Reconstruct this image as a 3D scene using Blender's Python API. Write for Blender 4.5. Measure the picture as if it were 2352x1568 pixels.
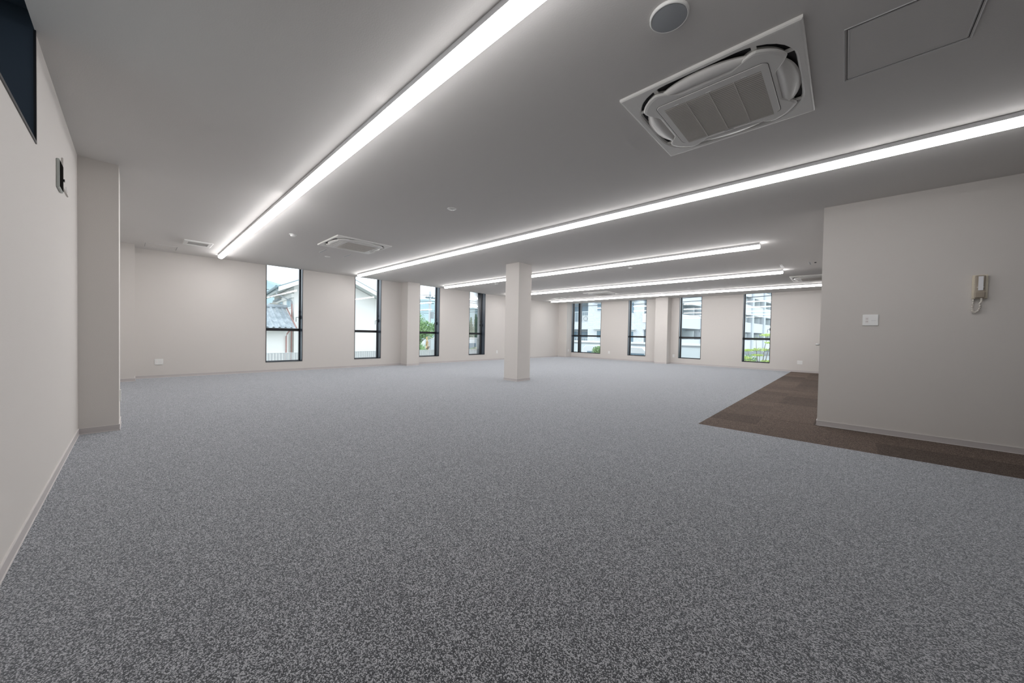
import bpy, bmesh, math, random
from mathutils import Vector, Matrix
random.seed(7)
S = bpy.context.scene
C = S.collection
for o in list(bpy.data.objects): bpy.data.objects.remove(o)

# ------------------------------------------------------------ camera
cam = bpy.data.objects.new('camera', bpy.data.cameras.new('camera'))
C.objects.link(cam); S.camera = cam
R_ = Vector((0.72788, 0.68543, 0.01902)); F_ = Vector((-0.68492, 0.72839, -0.01811))
U_ = R_.cross(F_).normalized(); R_ = F_.cross(U_).normalized()
cam.matrix_world = Matrix(((R_.x, U_.x, -F_.x, 0), (R_.y, U_.y, -F_.y, 0), (R_.z, U_.z, -F_.z, 1.0144), (0, 0, 0, 1)))
cam.data.sensor_width = 36; cam.data.lens = 813.14/2352*36; cam.data.clip_start = .02; cam.data.clip_end = 2000

# ------------------------------------------------------------ world (overcast sky) and exposure
SKY = 2.2
LAMP = 27.0
W = bpy.data.worlds.new('overcast'); S.world = W; W.use_nodes = True
nt = W.node_tree; nt.nodes.clear()
wo = nt.nodes.new('ShaderNodeOutputWorld'); bg = nt.nodes.new('ShaderNodeBackground')
bg.inputs[0].default_value = (.86, .93, 1, 1); bg.inputs[1].default_value = SKY
nt.links.new(bg.outputs[0], wo.inputs[0])
S.view_settings.view_transform = 'Standard'; S.view_settings.look = 'None'
S.view_settings.exposure = 0.32; S.view_settings.gamma = 1; S.view_settings.use_curve_mapping = False

# ------------------------------------------------------------ dimensions (metres)
H = 2.6
XW, YW, YL = -10.265, 14.639, -0.371
XP, YP = -0.2214, 5.626        # partition corner
XE, YPB = 8.0, 10.2            # room east end, back of the core
GZ = -2.4                      # ground outside
SILL = .235

# ------------------------------------------------------------ materials
def mat(name, col, rough=.6, metal=0, spec=.5, bump=None, sheen=0, emit=None, alpha=None):
    m = bpy.data.materials.new(name); m.use_nodes = True
    b = m.node_tree.nodes['Principled BSDF']
    b.inputs['Base Color'].default_value = (*col, 1); b.inputs['Roughness'].default_value = rough
    b.inputs['Metallic'].default_value = metal; b.inputs['Specular IOR Level'].default_value = spec
    if sheen: b.inputs['Sheen Weight'].default_value = sheen; b.inputs['Sheen Roughness'].default_value = .5
    if emit: b.inputs['Emission Color'].default_value = (*emit[0], 1); b.inputs['Emission Strength'].default_value = emit[1]
    if bump:
        N = m.node_tree.nodes; L = m.node_tree.links
        tc = N.new('ShaderNodeTexCoord'); n = N.new('ShaderNodeTexNoise'); bp = N.new('ShaderNodeBump')
        n.inputs['Scale'].default_value = bump[0]; n.inputs['Detail'].default_value = 4
        bp.inputs['Strength'].default_value = bump[1]; bp.inputs['Distance'].default_value = bump[2]
        L.new(tc.outputs['Object'], n.inputs['Vector']); L.new(n.outputs[0], bp.inputs['Height']); L.new(bp.outputs[0], b.inputs['Normal'])
    return m
def noisy(m, c1, c2, scale, detail=3, lo=.35, hi=.65):
    N = m.node_tree.nodes; L = m.node_tree.links
    tc = N.new('ShaderNodeTexCoord'); n = N.new('ShaderNodeTexNoise'); r = N.new('ShaderNodeValToRGB')
    n.inputs['Scale'].default_value = scale; n.inputs['Detail'].default_value = detail
    r.color_ramp.elements[0].position = lo; r.color_ramp.elements[0].color = (*c1, 1)
    r.color_ramp.elements[1].position = hi; r.color_ramp.elements[1].color = (*c2, 1)
    L.new(tc.outputs['Object'], n.inputs['Vector']); L.new(n.outputs[0], r.inputs[0]); L.new(r.outputs[0], N['Principled BSDF'].inputs['Base Color'])
    return m

M_wall = mat('wallpaper_offwhite', (.66, .628, .596), .85, spec=.2, bump=(160, .25, .002))
M_ceil = mat('ceiling_wallpaper', (.72, .702, .682), .9, spec=.15, bump=(120, .18, .003))
M_base = mat('vinyl_baseboard', (.55, .515, .505), .55)
M_basetop = mat('vinyl_baseboard_lip', (.72, .69, .67), .5)
M_lside = [mat('lamp_diffuser_side_'+n, (1, 1, 1), .4, emit=((1, .985, .99), LAMP*g*.30)) for n, g in (('dimmed', .56), ('medium', .95), ('full', 1.12))]
M_white = mat('white_plastic', (.80, .80, .78), .4)
M_plate = mat('glossy_white_plate', (.93, .93, .92), .35)
M_white2 = mat('white_painted_metal', (.74, .74, .74), .45)
M_grey = mat('grey_plastic', (.36, .37, .38), .5)
M_body = mat('lamp_body_grey', (.74, .74, .75), .5)
M_acw = mat('cassette_plastic', (.84, .83, .80), .45)
M_acs = mat('cassette_slats', (.68, .65, .60), .5)
M_dark = mat('dark_cavity', (.02, .02, .022), .7)
M_black = mat('black_sash', (.012, .013, .016), .35)
M_navy = mat('dark_blue_grey_metal', (.045, .062, .085), .28, spec=.6)
M_alu = mat('aluminium', (.55, .55, .55), .35, .8)
M_lens = [mat('lamp_diffuser_'+n, (1, 1, 1), .4, emit=((1, .985, .99), LAMP*g)) for n, g in (('dimmed', .56), ('medium', .95), ('full', 1.12))]
M_beige = mat('beige_plastic', (.72, .66, .54), .4)
M_taupe = mat('taupe_plastic', (.36, .31, .25), .35)
M_cord = mat('white_cord', (.74, .70, .64), .45)
M_red = mat('slot_brown', (.16, .09, .08), .6)

def carpet(name, ramp, mottled, tint=None, sheen=.5, scale=275, stint=(.89, .94, 1)):
    m = bpy.data.materials.new(name); m.use_nodes = True
    N = m.node_tree.nodes; L = m.node_tree.links; b = N['Principled BSDF']
    b.inputs['Roughness'].default_value = .95; b.inputs['Specular IOR Level'].default_value = .15
    b.inputs['Sheen Weight'].default_value = sheen; b.inputs['Sheen Roughness'].default_value = .55
    b.inputs['Sheen Tint'].default_value = (*stint, 1)
    tc = N.new('ShaderNodeTexCoord')
    n = N.new('ShaderNodeTexNoise'); n.inputs['Scale'].default_value = scale*1.1; n.inputs['Detail'].default_value = 3; n.inputs['Roughness'].default_value = .7
    vo = N.new('ShaderNodeTexVoronoi'); vo.inputs['Scale'].default_value = scale*.9; vo.voronoi_dimensions = '2D'
    vs = N.new('ShaderNodeSeparateColor'); L.new(tc.outputs['Object'], vo.inputs['Vector']); L.new(vo.outputs['Color'], vs.inputs[0])
    L.new(tc.outputs['Object'], n.inputs['Vector'])
    # loop tone: random per tuft, broken up by fine noise, dark between tufts
    m1 = N.new('ShaderNodeMath'); m1.operation = 'MULTIPLY_ADD'; m1.inputs[1].default_value = .34; L.new(vs.outputs[0], m1.inputs[0]); L.new(n.outputs[0], m1.inputs[2])
    m2 = N.new('ShaderNodeMath'); m2.operation = 'MULTIPLY_ADD'; m2.inputs[1].default_value = -.22; L.new(vo.outputs['Distance'], m2.inputs[0]); L.new(m1.outputs[0], m2.inputs[2])
    m3 = N.new('ShaderNodeMath'); m3.operation = 'ADD'; m3.inputs[1].default_value = -.075; L.new(m2.outputs[0], m3.inputs[0])
    r = N.new('ShaderNodeValToRGB'); e = r.color_ramp.elements
    e[0].position = ramp[0][0]; e[0].color = (*ramp[0][1], 1); e[1].position = ramp[-1][0]; e[1].color = (*ramp[-1][1], 1)
    for p, c in ramp[1:-1]:
        q = e.new(p); q.color = (*c, 1)
    L.new(m3.outputs[0], r.inputs[0])
    # tone of each 50 cm tile and slow mottling
    v = N.new('ShaderNodeVectorMath'); v.operation = 'SCALE'; v.inputs['Scale'].default_value = 2.0
    fl = N.new('ShaderNodeVectorMath'); fl.operation = 'FLOOR'
    wn = N.new('ShaderNodeTexWhiteNoise'); wn.noise_dimensions = '2D'
    L.new(tc.outputs['Object'], v.inputs[0]); L.new(v.outputs[0], fl.inputs[0]); L.new(fl.outputs[0], wn.inputs['Vector'])
    n2 = N.new('ShaderNodeTexNoise'); n2.inputs['Scale'].default_value = 9; n2.inputs['Detail'].default_value = 3
    L.new(tc.outputs['Object'], n2.inputs['Vector'])
    ma = N.new('ShaderNodeMath'); ma.operation = 'MULTIPLY_ADD'; ma.inputs[1].default_value = mottled[0]; ma.inputs[2].default_value = 1-mottled[0]/2-mottled[1]/2
    L.new(wn.outputs[0], ma.inputs[0])
    mb = N.new('ShaderNodeMath'); mb.operation = 'MULTIPLY_ADD'; mb.inputs[1].default_value = mottled[1]
    L.new(n2.outputs[0], mb.inputs[0]); L.new(ma.outputs[0], mb.inputs[2])
    sc = N.new('ShaderNodeVectorMath'); sc.operation = 'SCALE'
    L.new(r.outputs[0], sc.inputs[0]); L.new(mb.outputs[0], sc.inputs['Scale'])
    if tint:                                    # per-object tone of a loose tile
        oi = N.new('ShaderNodeObjectInfo'); mr = N.new('ShaderNodeMapRange')
        mr.inputs['To Min'].default_value = tint[0]; mr.inputs['To Max'].default_value = tint[1]
        L.new(oi.outputs['Random'], mr.inputs[0])
        s2 = N.new('ShaderNodeVectorMath'); s2.operation = 'SCALE'
        L.new(sc.outputs[0], s2.inputs[0]); L.new(mr.outputs[0], s2.inputs['Scale']); sc = s2
    L.new(sc.outputs[0], b.inputs['Base Color'])
    ms = N.new('ShaderNodeMapRange'); ms.inputs['From Min'].default_value = .43; ms.inputs['From Max'].default_value = .635
    ms.inputs['To Min'].default_value = sheen*.6; ms.inputs['To Max'].default_value = sheen; L.new(m3.outputs[0], ms.inputs[0]); L.new(ms.outputs[0], b.inputs['Sheen Weight'])
    bp = N.new('ShaderNodeBump'); bp.inputs['Strength'].default_value = .6; bp.inputs['Distance'].default_value = .004
    L.new(m3.outputs[0], bp.inputs['Height']); L.new(bp.outputs[0], b.inputs['Normal'])
    return m
M_carpet = carpet('grey_loop_carpet', [(.43, (.005, .005, .006)), (.53, (.115, .115, .123)), (.635, (.54, .54, .56))], (.05, .10), sheen=1.0)
M_brown = carpet('brown_loop_carpet', [(.40, (.012, .008, .006)), (.53, (.055, .040, .032)), (.66, (.18, .135, .110))], (0, .5), tint=(.6, 1.5), sheen=.2, stint=(1, .82, .72))

def glass(name, tint=(.93, .97, .98)):
    m = bpy.data.materials.new(name); m.use_nodes = True
    N = m.node_tree.nodes; L = m.node_tree.links; N.clear()
    o = N.new('ShaderNodeOutputMaterial'); t = N.new('ShaderNodeBsdfTransparent'); g = N.new('ShaderNodeBsdfGlossy')
    f = N.new('ShaderNodeFresnel'); mx = N.new('ShaderNodeMixShader'); k = N.new('ShaderNodeMath')
    t.inputs[0].default_value = (*tint, 1); g.inputs['Roughness'].default_value = 0.0; f.inputs[0].default_value = 1.5
    k.operation = 'MULTIPLY'; k.inputs[1].default_value = 1.7
    L.new(f.outputs[0], k.inputs[0]); L.new(k.outputs[0], mx.inputs[0]); L.new(t.outputs[0], mx.inputs[1]); L.new(g.outputs[0], mx.inputs[2]); L.new(mx.outputs[0], o.inputs[0])
    return m
M_glass = glass('window_glass')

# outdoors
M_render = mat('white_render', (.80, .79, .76), .9)
M_apt = mat('apartment_render', (.60, .62, .64), .9)
M_rendw = mat('cream_render', (.74, .70, .64), .9)
M_soffit = mat('soffit_board', (.50, .53, .52), .8)
M_tileroof = noisy(mat('grey_roof_tile', (.3, .33, .36), .45), (.34, .38, .41), (.50, .54, .57), 3)
M_gutter = mat('blue_grey_gutter', (.17, .25, .28), .4)
M_pipe = mat('red_brown_pipe', (.36, .20, .18), .5)
M_fence = mat('pale_steel_slats', (.70, .72, .72), .5)
M_ground = noisy(mat('pale_ground', (.4, .4, .38), .95), (.36, .37, .35), (.48, .48, .45), 1.2)
M_hill = noisy(mat('wooded_hill_painted_haze', (.3, .4, .42), 1), (.27, .36, .38), (.33, .42, .42), .08)  # distance haze is mixed into this pale hill colour
M_leaf = noisy(mat('mid_green_leaves', (.2, .35, .1), .6), (.15, .28, .12), (.36, .52, .24), 1.5)
M_leafd = noisy(mat('dark_green_needles', (.1, .2, .1), .7), (.09, .19, .11), (.20, .33, .19), 1.5)
M_leafy = noisy(mat('yellow_green_leaves', (.5, .65, .12), .6), (.42, .58, .14), (.68, .80, .30), 3)
M_leafo = mat('orange_leaves', (.72, .52, .26), .7)
M_bark = mat('grey_bark', (.22, .19, .16), .9)
M_pole = mat('concrete_pole', (.55, .56, .57), .8)
M_paleblue = mat('pale_concrete', (.62, .67, .68), .85)
M_coping = mat('grey_coping', (.34, .37, .39), .8)
M_aglass = mat('far_window_glass', (.16, .24, .30), .15)
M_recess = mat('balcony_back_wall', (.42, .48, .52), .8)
M_rail = mat('balcony_rail', (.60, .64, .66), .5)
M_car = mat('white_van_paint', (.72, .74, .75), .3)
M_tyre = mat('tyre', (.03, .03, .03), .8)
M_wire = mat('black_cable', (.04, .05, .06), .6)
def brickwall():
    m = mat('white_facade_tile', (.75, .76, .77), .7); N = m.node_tree.nodes; L = m.node_tree.links
    t = N.new('ShaderNodeTexBrick'); tc = N.new('ShaderNodeTexCoord'); sw = N.new('ShaderNodeSeparateXYZ'); cb = N.new('ShaderNodeCombineXYZ')
    L.new(tc.outputs['Object'], sw.inputs[0]); L.new(sw.outputs[0], cb.inputs[0]); L.new(sw.outputs[2], cb.inputs[1]); L.new(cb.outputs[0], t.inputs['Vector'])
    t.inputs['Scale'].default_value = 2.2; t.inputs['Color1'].default_value = (.60, .63, .66, 1); t.inputs['Color2'].default_value = (.70, .71, .72, 1); t.inputs['Mortar'].default_value = (.50, .54, .58, 1)
    t.inputs['Mortar Size'].default_value = .02
    L.new(t.outputs[0], N['Principled BSDF'].inputs['Base Color']); return m
M_facade = brickwall()

# ------------------------------------------------------------ helpers
def obj(name, bm, m, parent=None, smooth=False):
    me = bpy.data.meshes.new(name)
    bmesh.ops.recalc_face_normals(bm, faces=bm.faces)
    bm.to_mesh(me); bm.free()
    for x in (m if isinstance(m, (list, tuple)) else [m]): me.materials.append(x)
    if smooth:
        for p in me.polygons: p.use_smooth = True
    o = bpy.data.objects.new(name, me); C.objects.link(o)
    if parent: o.parent = parent
    return o
def tag(o, label=None, cat=None, group=None, kind=None):
    if label: o['label'] = label
    if cat: o['category'] = cat
    if group: o['group'] = group
    if kind: o['kind'] = kind
    return o
def empty(name, loc=(0, 0, 0), rz=0):
    o = bpy.data.objects.new(name, None); C.objects.link(o); o.location = loc; o.rotation_euler = (0, 0, rz); o.empty_display_size = .1
    return o
def box(bm, x0, x1, y0, y1, z0, z1, mi=0, f=None):
    vs = [bm.verts.new(f(x, y, z) if f else (x, y, z)) for z in (z0, z1) for y in (y0, y1) for x in (x0, x1)]
    for q in ((0, 1, 3, 2), (4, 6, 7, 5), (0, 4, 5, 1), (2, 3, 7, 6), (0, 2, 6, 4), (1, 5, 7, 3)):
        fc = bm.faces.new([vs[i] for i in q]); fc.material_index = mi
def bxo(name, m, parent, *a, f=None, bev=0):
    bm = bmesh.new(); box(bm, *a, f=f)
    if bev: bmesh.ops.bevel(bm, geom=bm.edges[:], offset=bev, segments=2, affect='EDGES')
    return obj(name, bm, m, parent)
def tube(bm, pts, r, n=8, mi=0, caps=True):
    pts = [Vector(p) for p in pts]; rings = []
    for i, p in enumerate(pts):
        d = (pts[min(i+1, len(pts)-1)]-pts[max(i-1, 0)]).normalized()
        a = Vector((0, 0, 1)) if abs(d.z) < .9 else Vector((1, 0, 0))
        u = d.cross(a).normalized(); v = d.cross(u)
        rr = r[i] if isinstance(r, (list, tuple)) else r
        rings.append([bm.verts.new(p+(u*math.cos(t)+v*math.sin(t))*rr) for t in [2*math.pi*k/n for k in range(n)]])
    for a, b in zip(rings, rings[1:]):
        for k in range(n):
            fc = bm.faces.new((a[k], a[(k+1) % n], b[(k+1) % n], b[k])); fc.material_index = mi
    if caps:
        bm.faces.new(rings[0]).material_index = mi; bm.faces.new(rings[-1]).material_index = mi
def lathe(bm, prof, n=40, c=(0, 0, 0), mi=0):
    rings = []
    for r, z in prof:
        if r < 1e-6: rings.append([bm.verts.new((c[0], c[1], c[2]+z))])
        else: rings.append([bm.verts.new((c[0]+r*math.cos(2*math.pi*k/n), c[1]+r*math.sin(2*math.pi*k/n), c[2]+z)) for k in range(n)])
    for a, b in zip(rings, rings[1:]):
        for k in range(n):
            k2 = (k+1) % n
            if len(a) == 1 and len(b) == 1: continue
            if len(a) == 1: bm.faces.new((a[0], b[k], b[k2])).material_index = mi
            elif len(b) == 1: bm.faces.new((a[k], a[k2], b[0])).material_index = mi
            else: bm.faces.new((a[k], a[k2], b[k2], b[k])).material_index = mi
def loft(bm, loops, mi=0, cap0=False, cap1=False):
    rs = [[bm.verts.new(p) for p in l] for l in loops]; n = len(rs[0])
    for a, b in zip(rs, rs[1:]):
        for k in range(n): bm.faces.new((a[k], a[(k+1) % n], b[(k+1) % n], b[k])).material_index = mi
    if cap0: bm.faces.new(rs[0]).material_index = mi
    if cap1: bm.faces.new(rs[-1]).material_index = mi
def rrect(hx, hy, r, z, n=8):
    out = []
    for cx, cy, a0 in ((hx-r, hy-r, 0), (-hx+r, hy-r, 90), (-hx+r, -hy+r, 180), (hx-r, -hy+r, 270)):
        for k in range(n+1):
            a = math.radians(a0+90*k/n); out.append((cx+r*math.cos(a), cy+r*math.sin(a), z))
    return out
def copy_tree(o, parent=None, prefix=None):
    c = o.copy(); C.objects.link(c)
    if parent: c.parent = parent
    for ch in list(o.children): copy_tree(ch, c)
    return c

# ------------------------------------------------------------ floor, ceiling, walls
bm = bmesh.new()
box(bm, XW, XE, YL, 4.6, -.2, 0); box(bm, XW, -1.2514, 4.6, YW, -.2, 0)
box(bm, -1.2514, XE, 4.6, YW, -.2, -.012)
floor = tag(obj('floor', bm, M_carpet), 'grey loop pile carpet with a brown carpet tile walkway', kind='structure')
# brown carpet tiles, 50 cm, laid edge to edge
tile_bm = bmesh.new(); box(tile_bm, -.2499, .2499, -.2499, .2499, -.012, 0)
tile0 = obj('carpet_tile', tile_bm, M_brown, floor)
k = 0
for i in range(9):
    for j in range(21):
        x, y = -1.0014+.5*i, 4.85+.5*j
        if y > YW-.1: continue
        if x > 1.6 and y > 5.6: continue
        sx = sy = 1
        if x > -.2 and 5.7 < y < 10:
            if x < .1: sx = (XP+.2514)/.5; x = XP-.25*sx
            elif y < 6: sy = (YP-5.6)/.5; y = 5.6+.25*sy
            else: continue
        t = tile0 if k == 0 else tile0.copy()
        if k: C.objects.link(t)
        k += 1
        if y+.25 > YW+.001: sy = (YW-(y-.25))/.5; y = YW-.25*sy
        t.location = (x, y, random.uniform(-.0004, .0006)); t.scale = (sx, sy, 1)
        t.rotation_euler.z = 0 if sy != 1 else 0

bm = bmesh.new(); box(bm, XW, XE, YL, YW, H, H+.04)
ceiling = tag(obj('ceiling', bm, M_ceil), 'pale grey papered ceiling', kind='structure')
bm = bmesh.new(); box(bm, XW-.26, XE+.26, YL-.26, YW+.26, 2.78, 3.1)
tag(obj('light_block_slab', bm, M_paleblue), 'unseen slab above the ceiling, added to block sky light', kind='structure')  # unseen slab, added to keep light out from above

WIN1 = [(2.170, 2.969), (4.308, 5.101), (6.432, 7.225), (8.559, 9.3615)]
WIN2 = [(-9.806, -8.1835), (-6.868, -6.079), (-4.7655, -3.968), (-2.632, -1.834)]
TOPW = 2.70
def fW1(s, d, z): return (XW-d, s, z)
def fW2(s, d, z): return (s, YW+d, z)
def fWL(s, d, z): return (-s, YL-d, z)      # s runs to the right as seen from inside
def wall(name, label, f, s0, s1, wins, sill):
    bm = bmesh.new(); c = s0
    for a, b in wins:
        box(bm, c, a, 0, .26, -.2, 2.8, f=f); c = b
        box(bm, a, b, 0, .26, -.2, sill, f=f); box(bm, a, b, 0, .26, TOPW, 2.8, f=f)
    box(bm, c, s1, 0, .26, -.2, 2.8, f=f)
    return tag(obj(name, bm, M_wall), label, kind='structure')
wall('wall_back_left', 'off-white wall with four tall narrow windows', fW1, YL-.26, YW+.26, WIN1, SILL)
wall('wall_back_right', 'far off-white wall with one wide and three narrow windows', fW2, XW, XE+.26, WIN2, SILL)
wall('wall_left', 'off-white wall running past the camera on the left', fWL, -XE-.26, -XW, [(1.55, 3.215)], 2.0)
wall('wall_near', 'off-white end wall behind the camera', lambda s, d, z: (XE+d, s, z), YL, YW, [], 0)
bm = bmesh.new(); DY0, DY1 = 6.25, 7.15
box(bm, XP, XE, YP, DY0, -.012, H); box(bm, XP, XE, DY1, YPB, -.012, H); box(bm, XP, XE, DY0, DY1, 2.05, H); box(bm, XP+.12, XE, DY0, DY1, -.012, 2.05)
tag(obj('wall_right', bm, M_wall), 'off-white partition wall block with a sharp corner', kind='structure')
d1 = tag(empty('door_1', (XP, 6.7, 0)), 'flush door in the side of the partition block', kind='structure')
bm = bmesh.new(); box(bm, .03, .07, -.41, .41, .01, 2.02); obj('door_leaf', bm, M_white2, d1)
bm = bmesh.new(); box(bm, -.004, .1, -.45, -.41, 0, 2.05); box(bm, -.004, .1, .41, .45, 0, 2.05); box(bm, -.004, .1, -.41, .41, 2.02, 2.05); obj('door_frame', bm, M_white2, d1)
bm = bmesh.new(); tube(bm, [(.03, -.34, .965), (-.035, -.34, .965), (-.062, -.325, .965), (-.062, -.22, .965)], .011, 8); lathe(bm, [(0, -.02), (.022, -.02), (.022, .02), (0, .02)], 12, (.022, -.34, .965))
obj('door_handle', bm, M_alu, d1, True)

# pillars and piers
def pier(name, label, x0, x1, y0, y1, mats=M_wall):
    return tag(bxo(name, mats, None, x0, x1, y0, y1, 0, H), label, kind='structure')
pier('pillar', 'free-standing square off-white pillar in the middle of the room', -5.598, -5.196, 5.710, 6.132)
pier('pillar', 'square pier projecting from the left wall near the camera', -5.65, -5.2197, YL, -.1136)
pier('pillar', 'shallow pier in the far left corner beyond the near pier', XW, -9.826, YL, -.011)
pier('pillar', 'pier between second and third windows of the left window wall', XW, -9.896, 5.774, 6.2025)
pier('pillar', 'pier between second and third windows of the far right wall', -5.545, -5.065, 14.217, YW)
pier('pillar', 'pier filling the corner where the two window walls meet', XW, -9.776, 14.218, YW)

# baseboards: strips with a paler rounded top lip
BH = .06
def base(name, label, runs):
    bm = bmesh.new(); lip = bmesh.new()
    for (ax, ay, bx, by, nx, ny) in runs:
        t = .006
        x0, x1 = sorted((ax, bx)); y0, y1 = sorted((ay, by))
        for b, tt, z0, z1 in ((bm, t, 0, BH-.004), (lip, t+.0012, BH-.004, BH), (lip, t+.003, 0, .006)):
            X0, X1, Y0, Y1 = x0, x1, y0, y1
            if nx > 0: X1 = x1+tt
            if nx < 0: X0 = x0-tt
            if ny > 0: Y1 = y1+tt
            if ny < 0: Y0 = y0-tt
            if nx: Y0 -= 0; Y1 += 0
            box(b, X0, X1, Y0, Y1, z0, z1)
    o = tag(obj(name, bm, M_base), label, kind='structure'); obj('baseboard_lip', lip, M_basetop, o)
base('baseboard_left', 'vinyl baseboard along the left wall and its piers', [(XE, YL, -5.22, YL, 0, 1), (-5.2197, YL, -5.2197, -.1136, 1, 0), (-5.65, -.1136, -5.214, -.1136, 0, 1), (-9.826, YL, -5.65, YL, 0, 1), (-9.826, YL, -9.826, -.011, 1, 0), (XW, -.011, -9.82, -.011, 0, 1)])
base('baseboard_back_left', 'vinyl baseboard along the left window wall', [(XW, -.011, XW, 5.774, 1, 0), (XW, 5.774, -9.89, 5.774, 0, -1), (-9.896, 5.774, -9.896, 6.2025, 1, 0), (XW, 6.2025, -9.89, 6.2025, 0, 1), (XW, 6.2025, XW, 14.218, 1, 0)])
base('baseboard_back_right', 'vinyl baseboard along the far right wall', [(XW, 14.218, -9.77, 14.218, 0, -1), (-9.776, 14.212, -9.776, YW, 1, 0), (-9.776, YW, -5.545, YW, 0, -1), (-5.545, 14.217, -5.065, 14.217, 0, -1), (-5.065, 14.211, -5.065, YW, 1, 0), (-5.545, 14.217, -5.545, YW, -1, 0), (-5.065, YW, XE, YW, 0, -1)])
base('baseboard_right', 'vinyl baseboard along the partition block', [(XP, YP, XE, YP, 0, -1), (XP, YP-.006, XP, 6.25, -1, 0), (XP, 7.15, XP, YPB, -1, 0), (XP, YPB, XE, YPB, 0, 1)])
base('baseboard_pillar', 'vinyl baseboard around the free-standing pillar', [(-5.604, 5.71, -5.19, 5.71, 0, -1), (-5.196, 5.71, -5.196, 6.132, 1, 0), (-5.598, 5.71, -5.598, 6.132, -1, 0), (-5.604, 6.132, -5.19, 6.132, 0, 1)])

# ------------------------------------------------------------ windows
def window(n, label, f, a, b, sill, mull=None, lever=True, top=TOPW):
    r = tag(empty('window_%d' % n, f((a+b)/2, 0, sill)), label, kind='structure')
    loc = Vector(r.location); g = lambda s, d, z: tuple(Vector(f(s, d, z))-loc)
    bm = bmesh.new(); e = .012
    box(bm, a, a+.006, 0, .2, sill, top, f=g); box(bm, b-.006, b, 0, .2, sill, top, f=g); box(bm, a, b, 0, .2, sill, sill+.006, f=g); box(bm, a, b, 0, .2, top-.006, top, f=g)
    obj('window_reveal', bm, M_navy, r)
    bm = bmesh.new()
    zt = min(top, H-.001)
    box(bm, a-.002, a+e, -.005, .004, sill-.002, zt, f=g); box(bm, b-e, b+.002, -.005, .004, sill-.002, zt, f=g); box(bm, a+e, b-e, -.005, .004, sill-.002, sill+e, f=g)
    obj('reveal_trim', bm, M_black, r)
    bm = bmesh.new(); w = .028
    box(bm, a+.006, a+w, .19, .255, sill+.006, top, f=g); box(bm, b-w, b-.006, .19, .255, sill+.006, top, f=g)
    box(bm, a+w, b-w, .2, .255, sill+.006, sill+.022, f=g); box(bm, a+w, b-w, .2, .255, top-.04, top, f=g)
    if mull: box(bm, mull[0], mull[1], .10, .255, sill+.006, top, f=g)
    obj('window_frame', bm, M_black, r)
    if sill < 1:
        bm = bmesh.new(); box(bm, a+w, b-w, .175, .25, 1.008, 1.078, f=g); obj('transom', bm, M_black, r)
        zs = [(sill+.02, 1.02), (1.07, top-.03)]
    else: zs = [(sill+.02, top-.03)]
    for s0, s1 in ([(a+w, mull[0]), (mull[1], b-w)] if mull else [(a+w, b-w)]):
        for z0, z1 in zs:
            bm = bmesh.new(); box(bm, s0-.004, s1+.004, .222, .225, z0, z1, f=g)
            # a pane is one sheet: keep the inner face only
            bmesh.ops.delete(bm, geom=[fc for fc in bm.faces if abs(abs(fc.calc_area())-(s1-s0+.008)*(z1-z0)) > 1e-4], context='FACES')
            fs = list(bm.faces)
            bmesh.ops.delete(bm, geom=[max(fs, key=lambda q: (q.calc_center_median()+loc-Vector((-3, 4, 1))).length)], context='FACES')
            obj('glass_pane', bm, M_glass, r)
    if lever:
        bm = bmesh.new()
        tube(bm, [g(b-.018, .185, 1.375), g(b-.018, .165, 1.375), g(b-.10, .165, 1.372), g(b-.104, .165, 1.36), g(b-.104, .165, 1.255)], .006, 6)
        obj('window_lever', bm, M_black, r)
        bm = bmesh.new(); box(bm, b-.045, b-.012, .15, .19, 1.33, 1.42, f=g); box(bm, b-.038, b-.014, .17, .19, 1.5, 1.54, f=g); obj('lever_housing', bm, M_black, r)
for i, (a, b) in enumerate(WIN1):
    window(i+1, ['leftmost tall window, tiled house outside', 'second tall window, pale gable wall outside', 'third tall window, right of the wall pier, utility pole outside', 'fourth tall window, conifers outside'][i], fW1, a, b, SILL)
window(5, 'wide window beside the far corner with an upright bar', fW2, *WIN2[0], SILL, mull=(-9.46, -9.365), lever=False)
for i, (a, b) in enumerate(WIN2[1:]):
    window(6+i, ['narrow window left of the far wall pier', 'narrow window right of the far wall pier', 'rightmost far window with yellow-green branches outside'][i], fW2, a, b, SILL)
window(9, 'high window at the top left, dark blue metal reveal', fWL, 1.55, 3.215, 2.0, lever=False)

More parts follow.
